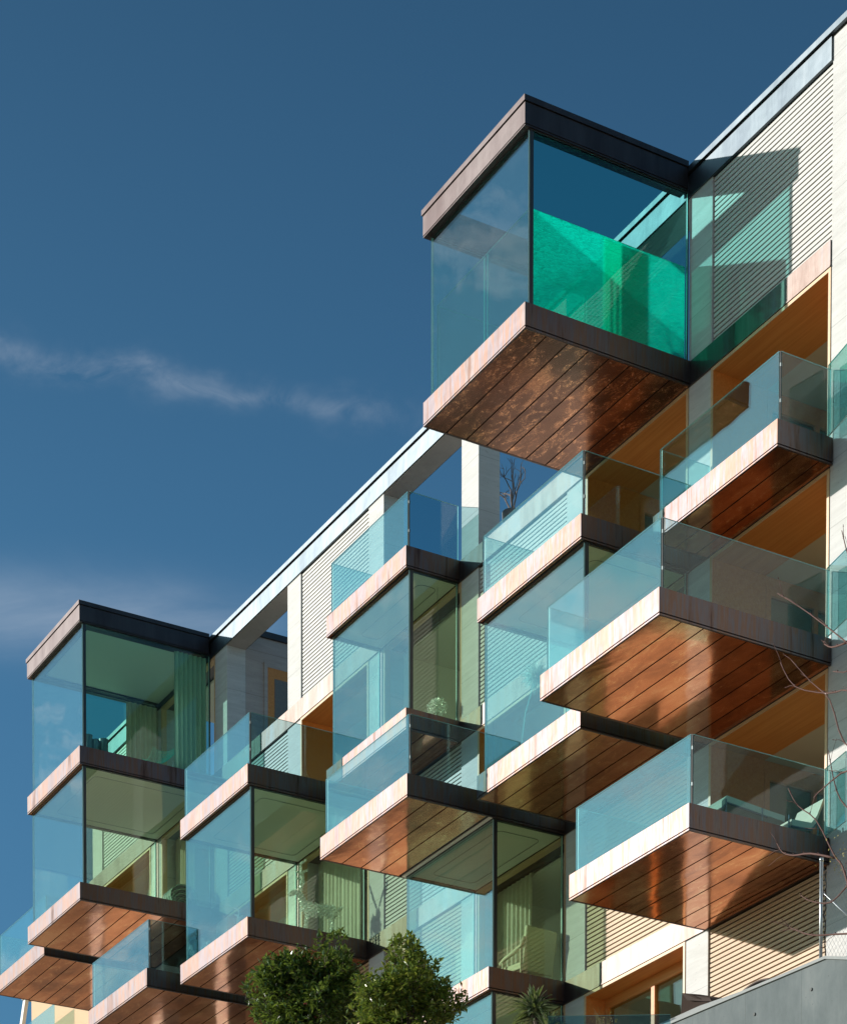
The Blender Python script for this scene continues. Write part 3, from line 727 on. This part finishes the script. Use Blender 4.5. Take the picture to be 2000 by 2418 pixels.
t = thing('garden_railing', (-28.9, -4.4, 10.0), 'low glass railing panel at the bottom edge in front of the timber window', 'railing')
pane(t, (-29.35, -5.05), (-28.45, -3.62), 10.3, 11.31, GRAILS, name='glass_panel')
m = MB(); m.tube([(-28.45,-3.58,9.5), (-28.45,-3.58,11.1)], .02, 8); m.build('post', FRAMEB, t)
t = thing('small_bush', (-27.95, -5, 10.0), 'small sparse olive bush poking up by the glass railing', 'bush')
m = MB(); random.seed(12)
for q in range(7): twig_tree(m, (-28.0,-5,10.3), (random.uniform(-.4,.4), random.uniform(-.4,.4), 1), .34, .005, 2, .4, .7, .5)
m.build('stems', mat_plain('olive_stem', (.20,.19,.08), .8), t)
m = MB()
for q in range(160):
    p = Vector((-28.0+random.gauss(0,.11), -5+random.gauss(0,.11), 10.85+random.gauss(0,.13)-.05))
    u = Vector((random.gauss(0,1), random.gauss(0,1), random.gauss(0,1))).normalized()*.02; s = Vector((random.gauss(0,1), random.gauss(0,1), random.gauss(0,1))).normalized()*.008
    m.quad(tuple(p), tuple(p+u*.5+s), tuple(p+u), tuple(p+u*.5-s))
m.build('leaves', mat_leaf('olive_leaf', (.12,.14,.05), (.22,.20,.06), (.40,.32,.10)), t)

# concrete retaining wall
t0 = NT('board_marked_concrete'); a = t0.noise(t0.pos((1,1,.5)), 1.4, 8, .7); bn = t0.noise(t0.pos((8,8,.8)), 1.0, 4); ho = t0.noise(t0.pos(), 26, 2)
cc = t0.ramp(a, [(.3, (.075,.098,.105)), (.55, (.13,.155,.16)), (.75, (.19,.21,.21))]); cc = t0.mix(t0.math('MULTIPLY', bn, .35), cc, (.06,.075,.078))
cc = t0.mix(t0.math('GREATER_THAN', ho, .74), cc, (.06,.07,.07))
g = t0.n('ShaderNodeNewGeometry'); sp = t0.n('ShaderNodeSeparateXYZ'); t0.l(g.outputs['Position'], sp.inputs[0])
jn = t0.math('LESS_THAN', t0.math('FRACT', t0.math('DIVIDE', t0.math('ADD', sp.outputs[0], 100.51), 1.2)), .006)
cc = t0.mix(t0.math('MULTIPLY', jn, .7), cc, (.06,.07,.07))
t0.bsdf(cc, .85, normal=t0.bump(a, .4, .01)); CONC = t0.mat
CONCL = mat_plain('pale_coping', (.30,.32,.32), .85, scale=8)
t = thing('retaining_wall', (-26, -3.1, 9.0), 'grey board-marked concrete retaining wall rising to the right edge', 'wall')
A = (-31.2, -3.2); Bp = (-25.61, -3.2); Cc = (-22.4, 1.9); zA, zB, zC = 11.53, 11.28, 11.28
m = MB()
m.prism([(A[0], -3.2, 7), (Bp[0], -3.2, 7), (Bp[0], -3.2, zB), (-29.04, -3.2, 11.40), (A[0], -3.2, zA)], (0, .22, 0))
m.prism([(Bp[0], -3.2, 7), (-21.5, -3.2, 7), (-21.5, -3.2, 9.95), (Bp[0], -3.2, zB)], (0, .22, 0))
m.build('wall_face', CONC, t)
m = MB()
m.prism([(A[0], -3.225, zA+.002), (-29.04, -3.225, 11.402), (Bp[0], -3.225, zB+.002), (-21.5, -3.225, 9.952), (-21.5, -3.225, 9.99), (Bp[0], -3.225, zB+.04), (-29.04, -3.225, 11.44), (A[0], -3.225, zA+.04)], (0, .28, 0))
m.build('coping', CONCL, t)
hl = MB()
for hx, hz in ((-25.9, 10.98), (-27.1, 11.0), (-28.3, 10.9)):
    hl.tube([(hx, -3.201, hz), (hx, -3.215, hz)], .022, 14)
hl.build('tie_hole_plug', mat_plain('plug', (.12,.13,.13), .8), t)
t = thing('rear_ledge', (-28, -2.2, 10), 'rough pale concrete ledge just behind the retaining wall', 'ledge')
m = MB(); m.prism([(-31.2,-2.2,9), (-26.2,-2.2,9), (-26.2,-2.2,11.72), (-28.2,-2.2,11.90), (-29.71,-2.2,12.02), (-31.2,-2.2,12.05)], (0,.25,0)); m.build('ledge_body', CONCL, t)
RUST = mat_plain('dark_rusty_sheet', (.07,.045,.035), .7, .2, scale=12)
m = MB(); m.prism([(-30.35,-2.08,12.0), (-30.0,-2.3,12.27), (-29.86,-2.25,12.22), (-29.55,-2.05,12.0)], (.03,.30,.02)); m.prism([(-30.0,-2.3,12.26), (-29.6,-2.1,12.12), (-29.55,-2.1,12.05), (-29.95,-2.25,12.16)], (.02,.28,.03))
tag(m.build('folded_sheet', RUST), 'dark rusty folded metal sheet lying on the pale ledge', 'scrap metal')
m = MB()
for q in range(9):
    a0, a1 = q*.11*.62, (q+1)*.11*.62
    zc = lambda a: 11.88+.05*math.sin(a/.62*math.pi*.92)
    m.prism([(-28.6+a0, -2.3, zc(a0)-.02), (-28.6+a1, -2.3, zc(a1)-.02), (-28.6+a1, -2.3, zc(a1)), (-28.6+a0, -2.3, zc(a0))], (0, .3, 0))
tag(m.build('curved_mat', RUST), 'dark curved perforated mat behind the top of the retaining wall', 'mat')

# chain-link fence on the wall
GALV = mat_plain('galvanised_steel', (.46,.50,.52), .4, .7, scale=14)
t = thing('chain_link_fence', (-25.8, -3.0, 11.28), 'galvanised post with chain-link mesh on top of the retaining wall', 'fence')
P0 = Vector((-25.84, -3.1, 11.32)); D = Vector((.5, .86, 0)).normalized()
m = MB(); m.tube([P0, P0+Vector((0,0,1.32))], .023, 12); m.tube([P0+Vector((0,0,1.30)), P0+Vector((0,0,1.34))], .027, 12); m.build('post', GALV, t, True)
m = MB(); m.tube([P0+Vector((0,0,.92)), P0+D*.95+Vector((0,0,.05))], .011, 8); m.build('brace', GALV, t, True)
m = MB(); hM = 1.22; cw = .048
for q in range(44):
    s0 = q*cw*.5; pts = []
    # each wire zigzags upwards
    for j in range(int(hM/cw)+1):
        pts.append(P0+D*(.03+s0+(cw*.5 if j % 2 == (q % 2) else 0)*1.0)+Vector((0,0,.01+j*cw)))
    m.tube(pts, .0016, 3)
m.build('wire_mesh', GALV, t)
m = MB(); random.seed(2)
q = [P0+D*.06+Vector((0,0,.05+.08*j))+Vector((random.gauss(0,.008), random.gauss(0,.01), 0)) for j in range(15)]; m.tube(q, .009, 5); m.build('climbing_stem', BARK, t)

# bare tree reaching in from the right
t = thing('bare_tree', (-21.2, -6, 6.0), 'bare budding tree reaching in from the right edge', 'tree')
TW = mat_plain('reddish_twig', (.15,.085,.075), .85, scale=30, spec=.2); TP = mat_plain('pale_branch', (.32,.25,.22), .8, scale=25)
m = MB(); m.tube([(-20.9,-6,6), (-21.1,-6,8.5), (-21.25,-6,9.8), (-21.75,-6,10.35)], [.09,.075,.06,.02], 8)
m.tube([(-21.1,-6,8.5), (-20.8,-6,11), (-20.9,-6,13.5)], [.06,.045,.02], 7); m.build('trunk', TP, t, True)
def px(*p):   # twig end points measured on the photograph, lying in the plane of the tree
    return [(x, -6+dy, z) for x, z, dy in p]
m = MB(); random.seed(21)
main = [
 px((-21.75,10.35,0), (-21.95,10.72,.05), (-22.10,10.90,.05), (-22.35,11.35,0), (-22.62,11.60,-.05), (-22.80,11.86,-.05)),
 px((-22.09,10.86,.05), (-22.45,11.02,0), (-22.75,11.10,0), (-22.95,11.20,0), (-23.06,11.34,0)),
 px((-21.3,10.25,.1), (-21.8,10.52,.1), (-22.2,10.42,.1), (-22.5,10.52,.05), (-22.68,10.64,.05)),
 px((-21.2,9.75,.1), (-21.9,9.98,.1), (-22.4,10.10,0), (-22.75,10.28,0), (-22.84,10.33,0)),
 px((-20.95,12.4,0), (-21.5,12.75,0), (-21.85,13.10,0), (-22.35,13.55,0), (-22.70,13.85,0), (-23.08,14.15,0)),
 px((-21.85,13.10,0), (-22.1,13.15,0), (-22.3,13.28,.05)),
 px((-20.9,12.0,0), (-21.4,12.15,.1), (-21.9,12.62,.1), (-22.3,12.75,.1), (-22.75,12.98,0), (-23.02,13.35,0)),
 px((-20.9,11.4,0), (-21.5,11.72,.1), (-22.0,12.10,.1), (-22.25,12.65,.1), (-22.6,13.0,.1), (-22.82,13.3,0)),
 px((-20.9,11.2,0), (-21.6,11.62,-.1), (-22.1,11.60,-.1), (-22.4,11.62,0)),
 px((-21.0,13.2,0), (-21.5,13.5,0), (-21.8,13.95,0), (-21.95,14.35,0)),
 px((-21.2,10.9,0), (-21.75,11.25,0), (-22.0,11.55,0), (-22.15,12.05,0)),
 px((-20.95,12.9,0), (-21.45,12.95,0), (-21.9,12.85,.1), (-22.2,12.95,.1)),
 px((-20.95,14.2,0), (-21.4,14.6,0), (-21.7,15.0,0), (-21.82,15.5,0)),
]
def smooth(p):
    p = [Vector(v) for v in p]; o = []
    for q in range(len(p)-1):
        a, b, c, d = p[max(q-1,0)], p[q], p[q+1], p[min(q+2,len(p)-1)]
        for t_ in (0, .33, .67): o.append(.5*((2*b)+(c-a)*t_+(2*a-5*b+4*c-d)*t_*t_+(3*b-a-3*c+d)*t_**3))
    return o+[p[-1]]
for pts in main:
    pts = smooth(pts)
    k = len(pts); m.tube(pts, [.0095*(1-q/k)+.0034 for q in range(k)], 6)
    for q in range(2, k, 2):
        p = Vector(pts[q])
        m.tube([p-Vector((.012,0,0)), p+Vector((.006,0,.012)), p+Vector((-.02,0,.03))], [.004,.007,.002], 5)
        if random.random() < .55:
            a = Vector(pts[q])-Vector(pts[q-1]); d = a.normalized()+Vector((random.uniform(-.6,.6), random.uniform(-.4,.4), random.uniform(-.7,.7)))
            e = p+d.normalized()*random.uniform(.12,.3); m.tube([p, p.lerp(e,.5)+Vector((0,0,.015)), e], [.004,.003,.002], 4); m.tube([e, e+d.normalized()*.03], [.005,.0015], 5)
m.build('branches', TW, t, True)
m = MB()
for q in range(70):
    p = Vector((-21.95+random.gauss(0,.10), -6+random.gauss(0,.1), 10.78+random.gauss(0,.14)))
    u = Vector((random.gauss(0,.5), random.gauss(0,.5), random.gauss(-.5,.6))).normalized()*.03; s = Vector((random.gauss(0,1), random.gauss(0,1), 0)).normalized()*.006
    m.quad(tuple(p), tuple(p+u*.5+s), tuple(p+u), tuple(p+u*.5-s))
tag(m.build('catkins', mat_plain('yellow_catkin', (.45,.36,.08), .7), t), kind='stuff')

# neighbouring house at the lower left
t = thing('neighbour_house', (-80, 9, 18), 'peach-coloured house with a pale eaves board at the lower left', 'house')
PEACH = mat_plain('peach_render', (.62,.42,.26), .85, var=.08)
m = MB(); m.box(-76.22, -62, 5.5, 16, 14, 26.85); m.build('wall', PEACH, t)
m = MB(); m.prism([(-76.80, 5.45, 26.93), (-77.62, 5.45, 25.2), (-77.40, 5.45, 25.2), (-76.62, 5.45, 26.86)], (0,.12,0)); m.build('eaves_board', PLASTER, t)
m = MB(); m.prism([(-76.83, 5.4, 26.86), (-61.5, 5.4, 26.86), (-61.5, 17, 26.86), (-76.83, 17, 26.86)], (0,0,.12)); m.build('roof', TRAVG, t)
m = MB(); m.box(-75.4, -73, 5.0, 5.02, 24.75, 25.6); m.build('balcony_glass', GRAIL, t)
m = MB(); m.box(-75.5, -73, 4.98, 5.48, 24.6, 24.75); m.build('balcony_slab', PLASTER, t)

# ------------------------------------------------------------------ ground
def hgt(x, y):
    pl = 9.4+.24*(min(max(-x, 20), 62)-29)
    if x > -20: pl = max(pl-(x+20)*.25, 2)
    t = min(max((y+17)/9.5, 0), 1); t = t*t*(3-2*t)
    return -1.65+(pl+1.65)*t
xs = [-1500,-700,-300,-150]+list(range(-100, 41, 4))+[80,200,700,1500]
ys = [-1500,-700,-300,-120,-60,-40,-30]+[-24+q for q in range(0, 21)]+[-2,4,12,40,120,400,1500]
m = MB()
for y in ys:
    for x in xs: m.v.append((x, y, hgt(x, y)))
nx = len(xs)
for j in range(len(ys)-1):
    for i in range(nx-1): m.f.append((j*nx+i, j*nx+i+1, (j+1)*nx+i+1, (j+1)*nx+i)); m.m.append(0)
t0 = NT('dry_garden_ground'); a = t0.noise(t0.pos(), .35, 8, .65); b2 = t0.noise(t0.pos(), 6, 5)
t0.bsdf(t0.mix(b2, t0.ramp(a, [(.35, (.28,.21,.13)), (.6, (.42,.33,.22)), (.75, (.24,.23,.11))]), (.46,.38,.27)), .95, normal=t0.bump(b2, .5, .05))
tag(m.build('ground', t0.mat), kind='structure')

# ------------------------------------------------------------------ sky, sun
AZ = math.atan2(-3.15, -2.64); EL = math.atan2(1.26, math.hypot(2.64, 3.15))       # where the sun stands
sd = Vector((math.cos(AZ)*math.cos(EL), math.sin(AZ)*math.cos(EL), math.sin(EL)))
W = bpy.data.worlds.new('World'); S.world = W; W.use_nodes = True; nt = W.node_tree; nt.nodes.clear()
class WN(NT):
    def __init__(s): s.t = nt; s.out = s.n('ShaderNodeOutputWorld')
q = WN(); sky = q.n('ShaderNodeTexSky', sky_type='NISHITA'); sky.sun_disc = False; sky.sun_elevation = EL; sky.sun_rotation = math.pi/2-AZ
sky.altitude = 400; sky.air_density = 1.0; sky.dust_density = 2.0; sky.ozone_density = 2.2
tc = q.n('ShaderNodeTexCoord'); dirv = tc.outputs['Generated']
def dotv(v):
    d = q.n('ShaderNodeVectorMath', operation='DOT_PRODUCT'); q.l(dirv, d.inputs[0]); d.inputs[1].default_value = v; return d.outputs['Value']
sx = dotv((.4955,.8686,0)); fz = dotv((-.8686,.4955,0)); zz = dotv((0,0,1))
def vec(sc):
    mp = q.n('ShaderNodeMapping'); mp.inputs['Scale'].default_value = sc; q.l(dirv, mp.inputs['Vector']); return mp.outputs[0]
front = q.math('GREATER_THAN', fz, .3)
def gauss(x, c, wd):   # exp(-((x-c)/wd)^2)
    d = q.math('DIVIDE', q.math('SUBTRACT', x, c), wd); return q.math('EXPONENT', q.math('MULTIPLY', q.math('MULTIPLY', d, d), -1))
n1 = q.noise(vec((18, 18, 42)), 1.6, 8, .66, .8); n2 = q.noise(vec((5, 5, 20)), 1.8, 6, .6, .5); n3 = q.noise(vec((30,30,50)), 1, 4, .6)
line1 = q.math('ADD', .4865, q.math('ADD', q.math('MULTIPLY', sx, -.085), q.math('MULTIPLY', q.math('SUBTRACT', n3, .5), .020)))
g1 = q.math('MULTIPLY', gauss(zz, line1, .0042), q.ramp(sx, [(0,(0,0,0)), (.0001,(0,0,0))])) if False else gauss(zz, line1, .0042)
lim1 = q.math('SUBTRACT', 1, q.math('MULTIPLY', q.math('ADD', sx, .035), 14, clamp=True), clamp=True)
c1 = q.math('MULTIPLY', q.math('MULTIPLY', g1, q.math('SUBTRACT', q.math('MULTIPLY', n1, 3.4), 1.15, clamp=True)), lim1)
g2 = gauss(zz, q.math('ADD', .430, q.math('MULTIPLY', q.math('SUBTRACT', n3, .5), .006)), .010)
lim2 = q.math('SUBTRACT', 1, q.math('MULTIPLY', q.math('ADD', sx, .10), 14, clamp=True), clamp=True)
c2 = q.math('MULTIPLY', q.math('MULTIPLY', g2, q.math('SUBTRACT', q.math('MULTIPLY', n2, 2.2), .35, clamp=True)), lim2)
low = q.math('MULTIPLY', q.math('SUBTRACT', q.math('MULTIPLY', n2, 2.4), 1.15, clamp=True), gauss(zz, .30, .13))
cl = q.math('ADD', q.math('MULTIPLY', q.math('ADD', q.math('MULTIPLY', c1, .12), q.math('MULTIPLY', c2, .22)), front), 0)
behind = q.math('MULTIPLY', q.math('LESS_THAN', dotv((0,1,0)), 0.0), q.math('MULTIPLY', q.math('SUBTRACT', q.math('MULTIPLY', q.math('ADD', q.math('MULTIPLY', n2, .6), q.math('MULTIPLY', n1, .4)), 5.0), 2.55, clamp=True), .85))
cl = q.math('ADD', cl, behind, clamp=True)
skyc = q.mix(1.0, sky.outputs[0], (.50,.96,1.10), 'MULTIPLY')
fall = q.math('SUBTRACT', 1.0, q.math('MULTIPLY', q.math('SUBTRACT', zz, .44, clamp=True), 1.5), clamp=True)
vm = q.n('ShaderNodeVectorMath', operation='SCALE'); q.l(skyc, vm.inputs[0]); q.l(fall, vm.inputs['Scale']); skyc = vm.outputs[0]
cc = q.mix(cl, skyc, (9.0, 9.4, 10.0))
bg = q.n('ShaderNodeBackground'); bg.inputs[1].default_value = .08; q.l(cc, bg.inputs[0]); q.l(bg.outputs[0], q.out.inputs[0])

L = bpy.data.lights.new('Sun', 'SUN'); L.energy = 4.8; L.angle = R(.5); L.color = (1.0,.93,.85)
lo = bpy.data.objects.new('Sun', L); COL.objects.link(lo); lo.location = sd*60; lo.rotation_euler = sd.to_track_quat('Z', 'Y').to_euler()

# ------------------------------------------------------------------ camera
cam = bpy.data.cameras.new('Camera'); co = bpy.data.objects.new('Camera', cam); COL.objects.link(co)
f, cx, cy = 5841.61, 966.43, 4595.05
Rm = [(.495496181,.868609961,.000520082633), (.0401970636,-.0223321858,-.998942175), (-.867679509,.494992938,-.0459810826)]
rx, dn, fw = [Vector(v) for v in Rm]
M = Matrix((( rx.x, -dn.x, -fw.x, 0), (rx.y, -dn.y, -fw.y, -24.0), (rx.z, -dn.z, -fw.z, 0), (0,0,0,1))); co.matrix_world = M
cam.sensor_fit = 'VERTICAL'; cam.sensor_height = 36; cam.lens = f/2418*36
cam.shift_x = (1000-cx)/2418; cam.shift_y = (cy-1209)/2418; cam.clip_end = 5000; cam.clip_start = .1
S.camera = co

S.view_settings.view_transform = 'Standard'; S.view_settings.look = 'None'; S.view_settings.gamma = 1; S.view_settings.exposure = 0.3
S.render.engine = 'CYCLES'; S.cycles.transparent_max_bounces = 40; S.cycles.max_bounces = 14; S.cycles.glossy_bounces = 7; S.cycles.diffuse_bounces = 4
S.cycles.use_denoising = True; S.render.resolution_x = 846; S.render.resolution_y = 1024
